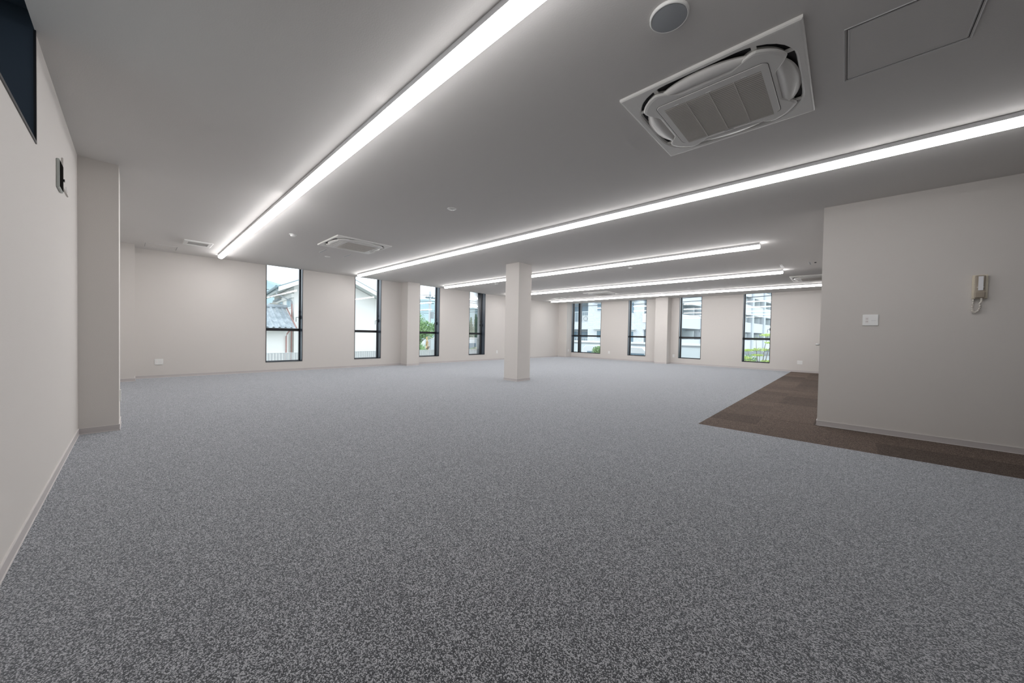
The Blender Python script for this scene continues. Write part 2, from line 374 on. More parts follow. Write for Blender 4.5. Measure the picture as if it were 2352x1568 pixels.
# ------------------------------------------------------------ linear ceiling lights
def linear_light(label, y, x0, x1, grid0=.12, unit=2.46):
    r = tag(empty('linear_light', ((x0+x1)/2, y, H)), label, 'ceiling light', 'linear lights running toward the window wall')
    cx = (x0+x1)/2
    js = [x0]+sorted(g for g in [grid0-unit*k for k in range(-3, 6)] if x0+.3 < g < x1-.3)+[x1]
    for p, q in zip(js, js[1:]):
        bm = bmesh.new()
        prof = [(-.0475, -.0015), (-.0485, -.030), (-.047, -.034), (.047, -.034), (.0485, -.030), (.0475, -.0015)]
        loft(bm, [[(p-cx+.0008, yy, zz) for yy, zz in prof], [(q-cx-.0008, yy, zz) for yy, zz in prof]], 0, True, True)
        obj('light_body', bm, M_body, r)
        bm = bmesh.new(); pr = [(-.0455, -.0345), (-.0460, -.050), (-.042, -.064), (-.032, -.077), (-.015, -.084), (.015, -.084), (.032, -.077), (.042, -.064), (.0460, -.050), (.0455, -.0345), (0, -.0342)]
        a, b = p-cx+.0015, q-cx-.0015
        sc = [(a, .6), (a+.004, .85), (a+.012, 1), (b-.012, 1), (b-.004, .85), (b, .6)] if False else [(a, .93), (a+.004, 1), (b-.004, 1), (b, .93)]
        loft(bm, [[(x, yy*s, -.0342+(zz+.0342)*s) for yy, zz in pr] for x, s in sc], 0, True, True)
        bm.normal_update(); bmesh.ops.recalc_face_normals(bm, faces=bm.faces)
        for fc in bm.faces:                              # the LEDs shine down: the lens flanks are dimmer
            if abs(fc.normal.x) < .5 and fc.normal.z > -.55: fc.material_index = 1
        gi = 0 if (y < 5 and q > -3.5) else (2 if (q < -5.5 or y > 9) else 1)
        obj('light_diffuser', bm, [M_lens[gi], M_lside[gi]], r, False)
LX0, LX1 = -9.68, -1.06
linear_light('nearest linear light, long bright bar crossing the upper left ceiling', 1.235, LX0, .12)
linear_light('second linear light from the camera, leaving the frame at right', 4.165, LX0, 1.33)
linear_light('third linear light from the camera, passing behind the pillar top', 7.02, LX0, LX1)
linear_light('fourth linear light from the camera', 9.99, LX0, LX1)
linear_light('farthest linear light, along the far windowed wall', 12.84, LX0, .12)

# ------------------------------------------------------------ ceiling cassette air conditioners
def make_ac():
    r = empty('ceiling_air_conditioner', (-.665, 2.695, H))
    hs = .475
    hole = [(x, y) for x, y, _ in rrect(.432, .440, .25, 0, 8)]
    def sq(h, z, n=8): # outer square sampled like the hole so rings match
        out = []
        for sx, sy, a0 in ((1, 1, 0), (-1, 1, 90), (-1, -1, 180), (1, -1, 270)):
            for k in range(n+1):
                a = math.radians(a0+90*k/n); c, s = math.cos(a), math.sin(a); m = max(abs(c), abs(s)); out.append((h*c/m if abs(c) > 1e-9 else 0, h*s/m, z))
        return out
    bm = bmesh.new()
    H0 = lambda z, g=1: [(x*g, y*g, z) for x, y in hole]
    loft(bm, [sq(hs, 0), sq(hs, -.014), sq(hs-.006, -.020), sq(hs-.014, -.021), H0(-.021, 1.02), H0(-.016), H0(.0, .985)])
    obj('panel_frame', bm, M_acw, r)
    bm = bmesh.new(); loft(bm, [H0(-.002, .99), H0(-.001, .6)], cap1=True); obj('air_duct_recess', bm, M_dark, r)
    # inner body: lobes at the corners, pinched along the flaps
    def body(g, z, n=256):
        out = []
        for k in range(n):
            a = 2*math.pi*(k+.5)/n; c, s = math.cos(a), math.sin(a)
            big = 1/((abs(c)/.424)**3.4+(abs(s)/.432)**3.4)**(1/3.4)
            t = .335/max(abs(c), abs(s))
            u = min(abs(math.atan2(min(abs(c), abs(s)), max(abs(c), abs(s))))/(math.pi/4), 1)   # 0 mid side, 1 corner
            w = max(0, min(1, (u-.52)/.26)); w = w*w*(3-2*w)
            rr = (t*(1-w)+big*w)*g; out.append((rr*c, rr*s, z))
        return out
    bm = bmesh.new(); loft(bm, [body(.97, 0), body(.985, -.016), body(1, -.026), body(.985, -.034), body(.955, -.037)], cap1=True)
    obj('inner_panel', bm, M_acw, r)
    # suction grille: bordered panel with a dark seam, slats and three ribs
    bm = bmesh.new(); loft(bm, [rrect(.312, .292, .035, -.0375), rrect(.3095, .2895, .033, -.0375)]); 
    for v in bm.verts: v.co.z -= .0003
    s = obj('panel_seam', bm, M_dark, r)
    gx0, gx1, gy0, gy1 = -.272, .272, -.228, .30
    bm = bmesh.new()
    A = [(x, y, z) for x, y, z in rrect(.309, .289, .033, -.0372)]
    def inner(z):
        out = []
        for k, (sx, sy) in enumerate(((gx1, gy1), (gx0, gy1), (gx0, gy0), (gx1, gy0))):
            out += [(sx, sy, z)]*9
        return out
    loft(bm, [A, [(x, y, -.0405) for x, y, z in rrect(.306, .286, .031, 0)], inner(-.0405), inner(-.0385)])
    bmesh.ops.remove_doubles(bm, verts=bm.verts, dist=1e-5)
    obj('grille_border', bm, M_acw, r)
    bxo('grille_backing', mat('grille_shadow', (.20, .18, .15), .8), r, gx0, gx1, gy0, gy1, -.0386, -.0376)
    bm = bmesh.new(); n = 28
    for i in range(n):
        y = gy0+(gy1-gy0)*(i+.5)/n
        vs = [bm.verts.new(p) for p in ((gx0, y-.0052, -.0392), (gx1, y-.0052, -.0392), (gx1, y+.0052, -.0425), (gx0, y+.0052, -.0425), (gx0, y-.0015, -.0386), (gx1, y-.0015, -.0386))]
        bm.faces.new(vs[:4]); bm.faces.new((vs[2], vs[3], vs[4], vs[5]))
    tag(obj('grille_slats', bm, M_acs, r), kind='stuff')
    for x in (-.136, 0, .136): bxo('grille_rib', M_acs, r, x-.003, x+.003, gy0, gy1, -.043, -.0388)
    for x in (-.19, .0, .19):
        bxo('grille_catch', M_white, r, x-.014, x+.014, gy0-.012, gy0-.004, -.0425, -.0404)
    bxo('nameplate', M_grey, r, -.03, .03, .305-.002, .313-.002, -.0412, -.0404)
    # four air flaps, curved blades
    for k in range(4):
        bm = bmesh.new(); L = .285; loops = []
        for i in range(17):
            t = -1+2*i/16; wd = .058*(1-abs(t)**2.4)+.004
            loops.append([(.332-.004*abs(t), L*t, -.030), (.345+wd*.45, L*t, -.036), (.340+wd*1.5, L*t*.98, -.018+.004*abs(t)), (.338+wd*1.5, L*t*.98, -.013), (.345+wd*.4, L*t, -.029), (.333, L*t, -.026)])
        loft(bm, loops, 0, True, True)
        bmesh.ops.rotate(bm, verts=bm.verts, matrix=Matrix.Rotation(math.pi/2*k, 3, 'Z'))
        f = obj('air_flap', bm, M_acw, r, True)
    # grey link brackets beside the flaps
    for k in range(4):
        for s in (-1, 1):
            bm = bmesh.new(); box(bm, .36, .425, .262*s-.010, .262*s+.014, -.014, -.006)
            bmesh.ops.rotate(bm, verts=bm.verts, matrix=Matrix.Rotation(math.pi/2*k, 3, 'Z')); obj('flap_bracket', bm, M_acw, r)
    return r
ac = make_ac(); gr = 'square ceiling air conditioners'
tag(ac, 'large square ceiling air conditioner nearest the camera', 'air conditioner', gr)
for loc, lb in (((-6.545, 2.735), 'square ceiling air conditioner at left, before the tall windows'), ((-6.53, 11.66), 'square ceiling air conditioner far off near the corner window'), ((-.575, 11.62), 'square ceiling air conditioner partly hidden by the partition corner')):
    c = copy_tree(ac); c.location = (*loc, H); tag(c, lb, 'air conditioner', gr)

# ------------------------------------------------------------ ceiling hatches, grilles, small devices
def hatch(x0, x1, y0, y1, label):
    cx, cy = (x0+x1)/2, (y0+y1)/2; hx, hy = (x1-x0)/2, (y1-y0)/2
    r = tag(empty('access_hatch', (cx, cy, H)), label, 'access hatch')
    bm = bmesh.new()
    for g, w, z in ((0, .0025, .0045), (.018, .0025, .0035)):
        a, b = hx-g, hy-g
        box(bm, -a, a, -b, -b+w, -z, 0); box(bm, -a, a, b-w, b, -z, 0); box(bm, -a, -a+w, -b+w, b-w, -z, 0); box(bm, a-w, a, -b+w, b-w, -z, 0)
    obj('hatch_trim', bm, M_white2, r)
    bm = bmesh.new(); a, b, w = hx-.010, hy-.010, .003
    box(bm, -a, a, -b, -b+w, -.0008, 0); box(bm, -a, a, b-w, b, -.0008, 0); box(bm, -a, -a+w, -b+w, b-w, -.0008, 0); box(bm, a-w, a, -b+w, b-w, -.0008, 0)
    obj('hatch_gap', bm, M_dark, r)
    bxo('hatch_door', M_ceil, r, -hx+.021, hx-.021, -hy+.021, hy-.021, -.0022, 0)
    bxo('hatch_catch', M_alu, r, hx-.022, hx-.004, -hy+.17, -hy+.19, -.004, 0)
hatch(-.045, .437, 2.472, 2.965, 'square access hatch in the dark ceiling at upper right')
hatch(-9.945, -9.49, .11, .568, 'square access hatch in the far left ceiling corner')
def vent(x0, x1, y0, y1, label):
    r = tag(empty('ceiling_vent', ((x0+x1)/2, (y0+y1)/2, H)), label, 'vent', 'white square ceiling vents')
    hx, hy = (x1-x0)/2, (y1-y0)/2
    bm = bmesh.new(); ih = hx*.62, hy*.70
    def q(a, b, z): return [(a, b, z), (-a, b, z), (-a, -b, z), (a, -b, z)]
    loft(bm, [q(hx, hy, 0), q(hx, hy, -.012), q(hx-.008, hy-.008, -.018), q(ih[0], ih[1], -.018), q(ih[0], ih[1], -.006)], cap1=True)
    obj('vent_frame', bm, M_white, r)
    bxo('vent_filter', M_grey, r, -ih[0], ih[0], -ih[1], ih[1], -.0085, -.0065)
    bm = bmesh.new()
    for i in range(30):
        y = -ih[1]+2*ih[1]*(i+.5)/30; box(bm, -ih[0], ih[0], y-.0035, y+.0035, -.0125, -.010)
    tag(obj('vent_slats', bm, mat('vent_slats_grey', (.5, .5, .49), .5), r), kind='stuff')
vent(-8.995, -8.54, .59, .987, 'white square ceiling vent near the nearest light, left of the windows')
vent(-8.98, -8.55, 11.95, 12.4, 'white square ceiling vent in front of the farthest light')

r = tag(empty('ceiling_speaker', (-.672, 1.80, H)), 'large round grey-faced ceiling speaker at the top edge', 'speaker')
bm = bmesh.new(); lathe(bm, [(.090, 0), (.090, -.010), (.086, -.015), (.082, -.015), (.080, -.012), (0, -.012)], 48); obj('speaker_rim', bm, M_white, r, True)
bm = bmesh.new(); lathe(bm, [(.0805, -.0145), (.05, -.0165), (0, -.0175)], 48); obj('speaker_mesh', bm, mat('speaker_cloth', (.38, .40, .42), .7, bump=(900, .5, .001)), r, True)
def disc(name, label, cat, x, y, rad, h, parts, group=None):
    r = tag(empty(name, (x, y, H)), label, cat, group)
    bm = bmesh.new(); lathe(bm, [(rad, 0), (rad, -h*.35), (rad*.93, -h*.5), (rad*.6, -h*.5), (0, -h*.5)], 32); obj('mounting_ring', bm, M_white, r, True)
    bm = bmesh.new(); lathe(bm, parts, 24); obj('detector_head', bm, M_white if cat != 'emergency light' else M_white, r, True)
    return r
disc('smoke_detector', 'round detector left of the left-hand air conditioner', 'detector', -6.66, 1.775, .055, .02, [(.04, -.008), (.038, -.03), (.03, -.038), (0, -.04)])
r = disc('emergency_light', 'small round emergency light alone in the middle ceiling', 'emergency light', -3.672, 2.745, .055, .014, [(.040, -.0065), (.038, -.012), (.02, -.013), (0, -.0135)])
bm = bmesh.new(); lathe(bm, [(.012, -.012), (.010, -.018), (0, -.019)], 16); obj('lamp_bead', bm, M_white, r, True)
for x, y, lb in ((-8.02, 2.78, 'small round emergency light beyond the left-hand air conditioner'), (-7.97, 7.72, 'small round emergency light under the third light, left of the pillar'), (-3.617, 11.89, 'small round emergency light before the farthest light, left of the middle windows'), (-3.61, 7.715, 'small round emergency light between the third and fourth lights'), (-8.07, 11.93, 'small round emergency light near the far square vent')):
    c = copy_tree(r); c.location = (x, y, H); tag(c, lb, 'emergency light')
    c['group'] = 'round emergency lights'
r['group'] = 'round emergency lights'
def slot(x, y, lx, ly, label, rz=0):
    r = tag(empty('slot_plate', (x, y, H)), label, 'ceiling plate', 'narrow white ceiling plates')
    bxo('plate', M_white2, r, -lx/2, lx/2, -ly/2, ly/2, -.004, 0, bev=.001)
    bxo('plate_slot', M_grey, r, -lx/2+.012, lx/2-.012, -ly/2+.012, ly/2-.012, -.0046, -.004)
slot(-7.535, 2.53, .36, .04, 'narrow ceiling plate, the left one beyond the left air conditioner')
slot(-7.57, 3.01, .36, .04, 'narrow ceiling plate, the right one beyond the left air conditioner')
slot(-1.025, 9.46, .05, .40, 'narrow ceiling plate above the right end of the fourth light')
slot(-.562, 9.45, .05, .34, 'narrow ceiling plate close to the partition corner')
r = tag(empty('hatch_lock', (-.476, 9.40, H)), 'small black ceiling lock hole beside the partition corner', 'lock')
bm = bmesh.new(); lathe(bm, [(.018, 0), (.018, -.01), (.014, -.014), (0, -.014)], 16); obj('lock_barrel', bm, M_black, r, True)

# ------------------------------------------------------------ wall devices
def outlet(f, s0, s1, z0, z1, label, double=False, pm=None, group='white socket plates', cat='socket'):
    cs, cz = (s0+s1)/2, (z0+z1)/2; base_ = Vector(f(cs, 0, cz))
    r = tag(empty('wall_socket', base_), label, cat, group); g = lambda s, d, z: tuple(Vector(f(cs+s, -d, cz+z))-base_)
    hs, hz = (s1-s0)/2, (z1-z0)/2
    bm = bmesh.new(); box(bm, -hs, hs, 0, .009, -hz, hz, f=g); bmesh.ops.bevel(bm, geom=bm.edges[:], offset=.003, segments=2, affect='EDGES'); obj('cover_plate', bm, pm or M_white, r)
    cs_ = (-hs*.45,) if double else (0,)
    for c in cs_:
        bm = bmesh.new(); box(bm, c-.0125, c+.0125, .009, .0105, -.034, .034, f=g); obj('socket_insert', bm, mat('socket_white', (.88, .86, .85), .4), r)
        for z in (-.016, .014):
            for s in (-.0055, .0055): bxo('socket_slot', M_red, r, c+s-.0014, c+s+.0014, .0105, .0108, z-.0045, z+.0045, f=g)
    if double:
        bm = bmesh.new(); box(bm, hs*.12, hs*.72, .009, .0098, -.008, -.0065, f=g); obj('blank_insert', bm, M_grey, r)
outlet(fW1, .262, .392, .268, .388, 'wide white socket plate low on the wall left of the leftmost window', True)
outlet(fW1, 9.99, 10.075, .265, .385, 'socket plate low on the wall left of the pillar, right of the fourth window')
outlet(fW2, -7.79, -7.70, .26, .38, 'socket plate low between the wide window and the next one')
outlet(fW2, -4.985, -4.905, .25, .375, 'socket plate low just right of the far wall pier')
outlet(fW2, -1.108, -.975, .252, .372, 'wide socket plate low at the right end of the far wall', True)
outlet(lambda s, d, z: (-9.776-d, s, z), 14.36, 14.44, .27, .38, 'socket plate on the side of the far corner pier')
outlet(lambda s, d, z: (s, -.1136-d, z), -5.52, -5.44, .25, .37, 'socket plate seen edge-on on the near left pier')
outlet(lambda s, d, z: (s, YP+d, z), .138, .262, 1.196, 1.320, 'white socket plate on the partition wall, left of the door phone', True, M_plate)

# door phone on the partition wall
r = tag(empty('door_phone', (.938, YP, 1.565)), 'beige door phone with hanging cord on the partition wall', 'door phone')
bm = bmesh.new(); box(bm, -.047, .047, -.026, 0, -.112, .118); bmesh.ops.bevel(bm, geom=bm.edges[:], offset=.004, segments=2, affect='EDGES'); obj('phone_base', bm, M_beige, r)
bm = bmesh.new(); loops = []
for z, yy, hw in ((-.108, -.045, .026), (-.100, -.056, .030), (-.055, -.060, .031), (-.03, -.048, .029), (.03, -.046, .029), (.06, -.050, .030), (.105, -.052, .030), (.112, -.042, .026)):
    loops.append([(-hw-.002, yy+.03, z), (-hw-.003, yy+.004, z), (-hw+.003, yy, z), (hw-.008, yy, z), (hw-.002, yy+.004, z), (hw-.002, yy+.03, z)])
loft(bm, loops, 0, True, True); obj('handset', bm, M_taupe, r, False)
bm = bmesh.new(); box(bm, -.015, .014, -.0575, -.045, -.034, .100); obj('handset_label', bm, mat('white_label', (.82, .82, .84), .5), r)
bm = bmesh.new(); box(bm, -.023, -.015, -.0535, -.046, -.005, -.001); box(bm, .014, .022, -.052, -.046, -.005, -.001); obj('label_clip', bm, M_white, r)
bm = bmesh.new()
for z in (.035, -.05): box(bm, -.038, -.028, -.036, -.026, z-.01, z+.004)
obj('cradle_tab', bm, M_beige, r)
bm = bmesh.new(); pts = []
import math as _m
ctrl = [(.008, -.04, -.108), (.012, -.036, -.135), (.0, -.034, -.160), (.006, -.03, -.195), (-.004, -.028, -.225), (-.022, -.024, -.247), (-.038, -.02, -.235), (-.042, -.018, -.20), (-.038, -.016, -.16), (-.036, -.014, -.112)]
for i in range(len(ctrl)-1):
    a, b = Vector(ctrl[i]), Vector(ctrl[i+1])
    for k in range(12):
        p = a.lerp(b, k/12); ph = (i*12+k)*1.15
        pts.append((p.x+.0045*_m.cos(ph), p.y+.0045*_m.sin(ph), p.z))
tube(bm, pts, .0045, 6); tube(bm, ctrl, .0050, 6)
obj('curly_cord', bm, M_cord, r, True)

# wall panels beside the high window (left wall, x runs away from the camera)
r = tag(empty('control_panel', (-4.02, YL, 2.06)), 'small grey panel with black face high on the left wall', 'control panel')
bxo('panel_housing', M_grey if False else mat('light_grey_housing', (.50, .53, .50), .5), r, -.088, .088, 0, .016, -.095, .1, bev=.003)
bxo('panel_face', mat('matte_black_face', (.012, .011, .010), 1, spec=0), r, -.080, .082, .016, .0175, -.086, .09)
bm = bmesh.new(); box(bm, -.088, -.068, .0175, .024, -.012, .004); obj('panel_knob', bm, M_black, r)
r = tag(empty('blank_plate', (-4.34, YL, 2.14)), 'thin white plate beyond the black-faced panel on the left wall', 'plate')
bxo('plate', M_wall, r, -.15, .15, 0, .009, -.108, .105, bev=.002)
bxo('plate_notch', M_base, r, -.06, .02, .009, .0105, -.095, -.070)

# =============================================================== OUTDOORS
bm = bmesh.new(); box(bm, -500, 500, -200, 500, GZ-.3, GZ)
tag(obj('ground', bm, M_ground), 'pale ground outside', kind='structure')
# hill ridge
bm = bmesh.new(); prev = None
rid = [(-10, 40), (30, 34), (53, 32), (62, 30), (80, 27), (110, 26), (140, 29), (165, 31), (190, 29), (217, 26), (260, 20), (320, 14), (380, 4)]
for i, (y, h) in enumerate(rid):
    row = [bm.verts.new((-250+dx, y+(260-y)*0, GZ+(h+1)*f_+random.uniform(-.4, .4)*(f_ > 0))) for dx, f_ in ((60, 0), (35, .45), (15, .8), (0, 1), (-30, .6), (-80, 0))]
    if prev:
        for a, b, c, d in zip(prev, prev[1:], row[1:], row): bm.faces.new((a, b, c, d))
    prev = row
bmesh.ops.subdivide_edges(bm, edges=bm.edges[:], cuts=2, use_grid_fill=True, smooth=.6)
tag(obj('hill', bm, M_hill, None, True), 'hazy wooded hill on the horizon', kind='structure')

# pale slatted fence just outside the left window wall
r = tag(empty('slat_fence', (-13, 7, GZ)), 'pale vertical slat fence outside the left windows', 'fence')
bm = bmesh.new(); box(bm, -.06, .06, -6, 8, 0, 1.5); obj('fence_wall', bm, M_render, r)
bm = bmesh.new()
for i in range(170):
    y = -5.9+i*.082; box(bm, -.012, .012, y-.031, y+.031, 1.5, 2.70)
tag(obj('fence_slats', bm, M_fence, r), kind='stuff')
bm = bmesh.new(); box(bm, -.015, .015, -6, 8, 2.70, 2.715); box(bm, .012, .03, -6, 8, 1.6, 1.64); obj('fence_rail', bm, M_fence, r)

# two-storey house with tiled wing
A6 = math.atan2(.11, .994)
hs = tag(empty('house', (-23.7, 6.4, GZ), A6*-1), 'two-storey white house with low-pitched gable seen through the left windows', 'house')
# local frame: x' = toward the camera side (+x), y' = along the gable face
ZE = 3.5-GZ; ZA = 4.85-GZ; gy_ = 2.0
def hz(y): return ZE+(ZA-ZE)*(y+.9)/(gy_+.9) if y < gy_ else ZA-(ZA-ZE)/(gy_+.9)*(y-gy_)
bm = bmesh.new()
for x0 in (0,):
    pr = [(0, 0), (6.5, 0), (6.5, hz(6.5)-.28), (gy_, ZA-.28), (0, hz(0)-.28)]
    loft(bm, [[(0, y, z) for y, z in pr], [(-8.5, y, z) for y, z in pr]], 0, True, True)
obj('house_wall', bm, M_render, hs)
bm = bmesh.new()
for a, b in ((-.9, gy_), (gy_, 7.2)):
    loft(bm, [[(.95, a, hz(a)-.12), (.95, b, hz(b)-.12), (.95, b, hz(b)), (.95, a, hz(a))], [(-9.2, a, hz(a)-.12), (-9.2, b, hz(b)-.12), (-9.2, b, hz(b)), (-9.2, a, hz(a))]], 0, True, True)
obj('house_roof', bm, M_gutter, hs)
bm = bmesh.new()
for a, b in ((-.86, gy_), (gy_, 7.15)):
    loft(bm, [[(.93, a, hz(a)-.26), (.93, b, hz(b)-.26), (.93, b, hz(b)-.12), (.93, a, hz(a)-.12)], [(-9.1, a, hz(a)-.26), (-9.1, b, hz(b)-.26), (-9.1, b, hz(b)-.12), (-9.1, a, hz(a)-.12)]], 0, True, True)
obj('eave_soffit', bm, M_soffit, hs)
bm = bmesh.new(); 
for a, b in ((-.9, gy_), (gy_, 7.2)):
    loft(bm, [[(1.0, a, hz(a)-.30), (1.0, b, hz(b)-.30), (1.0, b, hz(b)-.06), (1.0, a, hz(a)-.06)], [(.94, a, hz(a)-.30), (.94, b, hz(b)-.30), (.94, b, hz(b)-.06), (.94, a, hz(a)-.06)]], 0, True, True)
obj('barge_board', bm, M_render, hs)
bm = bmesh.new(); tube(bm, [(1.05, -1.0, ZE-.06), (-9.3, -1.0, ZE-.06)], .075, 10); obj('gutter', bm, M_gutter, hs)
bm = bmesh.new(); tube(bm, [(.8, -1.0, ZE-.1), (.75, -.95, ZE-.45), (.1, -.12, ZE-.75), (.0, -.1, ZE-.9)], .03, 8); obj('downpipe_swan_neck', bm, M_coping, hs)
bm = bmesh.new(); tube(bm, [(-.1, -.1, ZE-.8), (-.1, -.1, 0)], .035, 8); obj('downpipe', bm, M_pipe, hs)
bxo('belt_course', M_render, hs, -8.5, .05, -.14, 0, ZE-.52, ZE-.30)
def hwin(x0, x1, z0, z1):
    w = bxo('house_window', M_white2, hs, x0, x1, -.05, 0, z0, z1)
    for a, b in ((x0+.05, (x0+x1)/2-.03), ((x0+x1)/2+.03, x1-.05)): bxo('window_pane', M_aglass, w, a, b, -.06, -.05, z0+.06, z1-.06)
hwin(-2.3, -.75, 2.42-GZ, 3.12-GZ); hwin(-6.1, -4.0, 2.2-GZ, 3.05-GZ)
bxo('window_hood', M_coping, hs, -6.3, -3.9, -.35, 0, 3.08-GZ, 3.16-GZ)
bxo('side_bay', M_rendw, hs, -8.3, -6.6, -.5, 0, 0, 3.0-GZ)

# tiled single-storey wing in front
wg = tag(empty('tiled_annex', (-22.5, 0, GZ)), 'single-storey annex with grey clay tile roof outside the leftmost window', 'house')
EZ, RZ, RX = 1.2-GZ, 2.38-GZ, -1.8
bm = bmesh.new(); pr = [(.45-.9, 0), (.45-.9, EZ-.05), (RX, RZ-.22), (RX-1.5, EZ-.2), (RX-1.5, 0)]
loft(bm, [[(x, y, z) for x, z in pr] for y in (-2, 5.9)], 0, True, True); obj('annex_wall', bm, M_render, wg)
bm = bmesh.new(); dx, dz = RX, RZ-EZ
for a, b in (((.12, EZ-.06), (RX, RZ-.03)), ((RX, RZ-.03), (RX-1.9, EZ-.1))):
    loft(bm, [[(a[0], y, a[1]), (b[0], y, b[1]), (b[0], y, b[1]-.1), (a[0], y, a[1]-.1)] for y in (-2.3, 6.1)], 0, True, True)
obj('roof_deck', bm, M_soffit, wg)
bm = bmesh.new(); nC, nR = 30, 20
for c in range(nC):
    for q in range(nR):
        y0 = 6.12-.28*(c+1); t0, t1 = q/nR, (q+1.12)/nR
        ra = []
        for t, lift in ((t0, .040), (t1, .012)):
            x, z = .14+(RX-.14)*t, EZ-.05+dz*t
            ra.append([(x, y0+.28*u, z+lift+h) for u, h in ((0, .0), (.12, .055), (.3, .075), (.46, .045), (.62, .0), (.8, -.018), (1.0, .0))])
        va = [[bm.verts.new(p) for p in row] for row in ra]
        for k in range(6): bm.faces.new((va[0][k], va[0][k+1], va[1][k+1], va[1][k]))
        lo = [bm.verts.new((p[0], p[1], p[2]-.05)) for p in ra[0]]
        for k in range(6): bm.faces.new((lo[k], lo[k+1], va[0][k+1], va[0][k]))
tag(obj('roof_tiles', bm, M_tileroof, wg), kind='stuff')
bm = bmesh.new(); tube(bm, [(RX, 6.2, RZ+.06), (RX, -2.3, RZ+.06)], .11, 10); obj('ridge_cap', bm, M_tileroof, wg)
bm = bmesh.new(); tube(bm, [(.16, 6.16, EZ-.02), (RX, 6.16, RZ+.02)], .035, 8); obj('verge_trim', bm, M_pipe, wg)
bm = bmesh.new(); tube(bm, [(.22, -2.3, EZ-.1), (.22, 6.2, EZ-.1)], .06, 8); obj('annex_gutter', bm, M_coping, wg)
bm = bmesh.new(); tube(bm, [(.22, 5.85, EZ-.12), (-.2, 5.8, EZ-.35), (-.38, 5.8, EZ-.5), (-.38, 5.8, 0)], .035, 8); obj('annex_downpipe', bm, M_pipe, wg)

# trees
def foliage(bm, c, rad, n, size, sq=(1, 1, 1)):
    for _ in range(n):
        while True:
            v = Vector((random.uniform(-1, 1), random.uniform(-1, 1), random.uniform(-1, 1)))
            if .25 < v.length < 1: break
        p = Vector(c)+Vector((v.x*rad*sq[0], v.y*rad*sq[1], v.z*rad*sq[2]))
        q = Vector((random.gauss(0, 1), random.gauss(0, 1), random.gauss(0, 1))).normalized(); u = q.orthogonal().normalized()*size*random.uniform(.6, 1.2); w = q.cross(u)*.6
        bm.faces.new([bm.verts.new(p+e) for e in (-u, w*.8, u, -w*.8)])
def tree(label, x, y, h, rad, m, n=900, size=.16, blobs=7, trunk=.12, name='tree', sq=(1, 1, 1), cone=False, gz=GZ):
    r = tag(empty(name, (x, y, gz)), label, 'tree')
    bm = bmesh.new(); tube(bm, [(0, 0, 0), (.05, .03, h*.4), (-.05, .02, h*.75), (0, 0, h*.93)], [trunk, trunk*.8, trunk*.5, trunk*.15], 7)
    for _ in range(6):
        a = random.uniform(0, 6.28); z = h*random.uniform(.35, .8); tube(bm, [(0, 0, z), (rad*.6*math.cos(a), rad*.6*math.sin(a), z+rad*.5)], [trunk*.4, trunk*.1], 5)
    obj('trunk', bm, M_bark, r)
    bm = bmesh.new()
    if cone:
        for _ in range(n):
            t = random.random()**1.4; a = random.uniform(0, 6.28); q = rad*(1.02-t)*(.55+.45*math.sin(t*34+a)**2)*random.uniform(.3, 1)**.5
            foliage(bm, (q*math.cos(a), q*math.sin(a), h*(.1+.9*t)), size*.6, 1, size)
    else:
        for k in range(blobs):
            a = random.uniform(0, 6.28); q = random.uniform(0, .6)*rad
            foliage(bm, (q*math.cos(a)*sq[0], q*math.sin(a)*sq[1], h-rad*sq[2]*random.uniform(.5, 1.3)), rad*.55, n//blobs, size, sq)
    tag(obj('crown', bm, m, r), kind='stuff')
    return r
tree('bright green tree beside the tiled annex outside the leftmost window', -36, 7.95, 5.9, 1.7, M_leaf, 3500, .12)
tree('leafy garden tree left of the utility pole', -28, 17.6, 5.0, 1.5, M_leaf, 4000, .085)
tree('tall loose garden tree behind the utility pole', -37, 22.9, 6.6, 1.7, M_leaf, 1800, .09, 9)
tree('leafy garden tree right of the utility pole', -29.5, 20.9, 4.9, 1.1, M_leaf, 3500, .085)
tree('dense green shrub at the foot of the utility pole', -20, 12.4, 2.9, 1.0, M_leaf, 3500, .06, name='shrub')
tree('orange-yellow leaved shrub left of the utility pole', -24, 15.75, 3.1, .42, M_leafo, 260, .1, name='shrub', cone=True)
for i, (x, y, h) in enumerate(((-47, 39.6, 6.3), (-43, 37.2, 6.6), (-49, 43.0, 7.4), (-41.5, 34.4, 5.8))):
    tree(['dark conifer outside the fourth window, leftmost but one', 'dark conifer in the middle of the row outside the fourth window', 'tallest dark conifer, at the right of the row outside the fourth window', 'dark conifer at the far left of the row outside the fourth window'][i], x, y, h, 1.25, M_leafd, 4000, .11, 9, cone=True)
tree('low green shrub outside the fourth window', -22, 18.9, 2.35, .6, M_leaf, 1500, .05, name='shrub')
tree('small dark upright shrub outside the fourth window', -19.2, 16.55, 2.5, .22, M_leafd, 300, .08, name='shrub', cone=True)
# utility pole
r = tag(empty('utility_pole', (-30, 19.95, GZ)), 'concrete utility pole with crossarm and cables outside the third window', 'utility pole')
bm = bmesh.new(); tube(bm, [(0, 0, 0), (0, 0, 7.6)], [.17, .10], 12); obj('pole_shaft', bm, M_pole, r)
bm = bmesh.new(); box(bm, -.06, .06, -.5, 1.2, 6.86, 6.98); obj('crossarm', bm, M_gutter, r)
bm = bmesh.new(); box(bm, -.06, .06, -.45, .45, 6.35, 6.43); obj('crossarm', bm, M_gutter, r)
bm = bmesh.new(); lathe(bm, [(0, 0), (.14, 0), (.14, .65), (0, .65)], 12, (.25, .15, 4.9)); obj('transformer', bm, M_coping, r)
for yy in (-.4, -.2, .3, .9):
    bm = bmesh.new(); lathe(bm, [(0, 0), (.05, 0), (.035, .06), (.05, .12), (0, .16)], 8, (0, yy, 6.98)); obj('insulator', bm, M_coping, r)
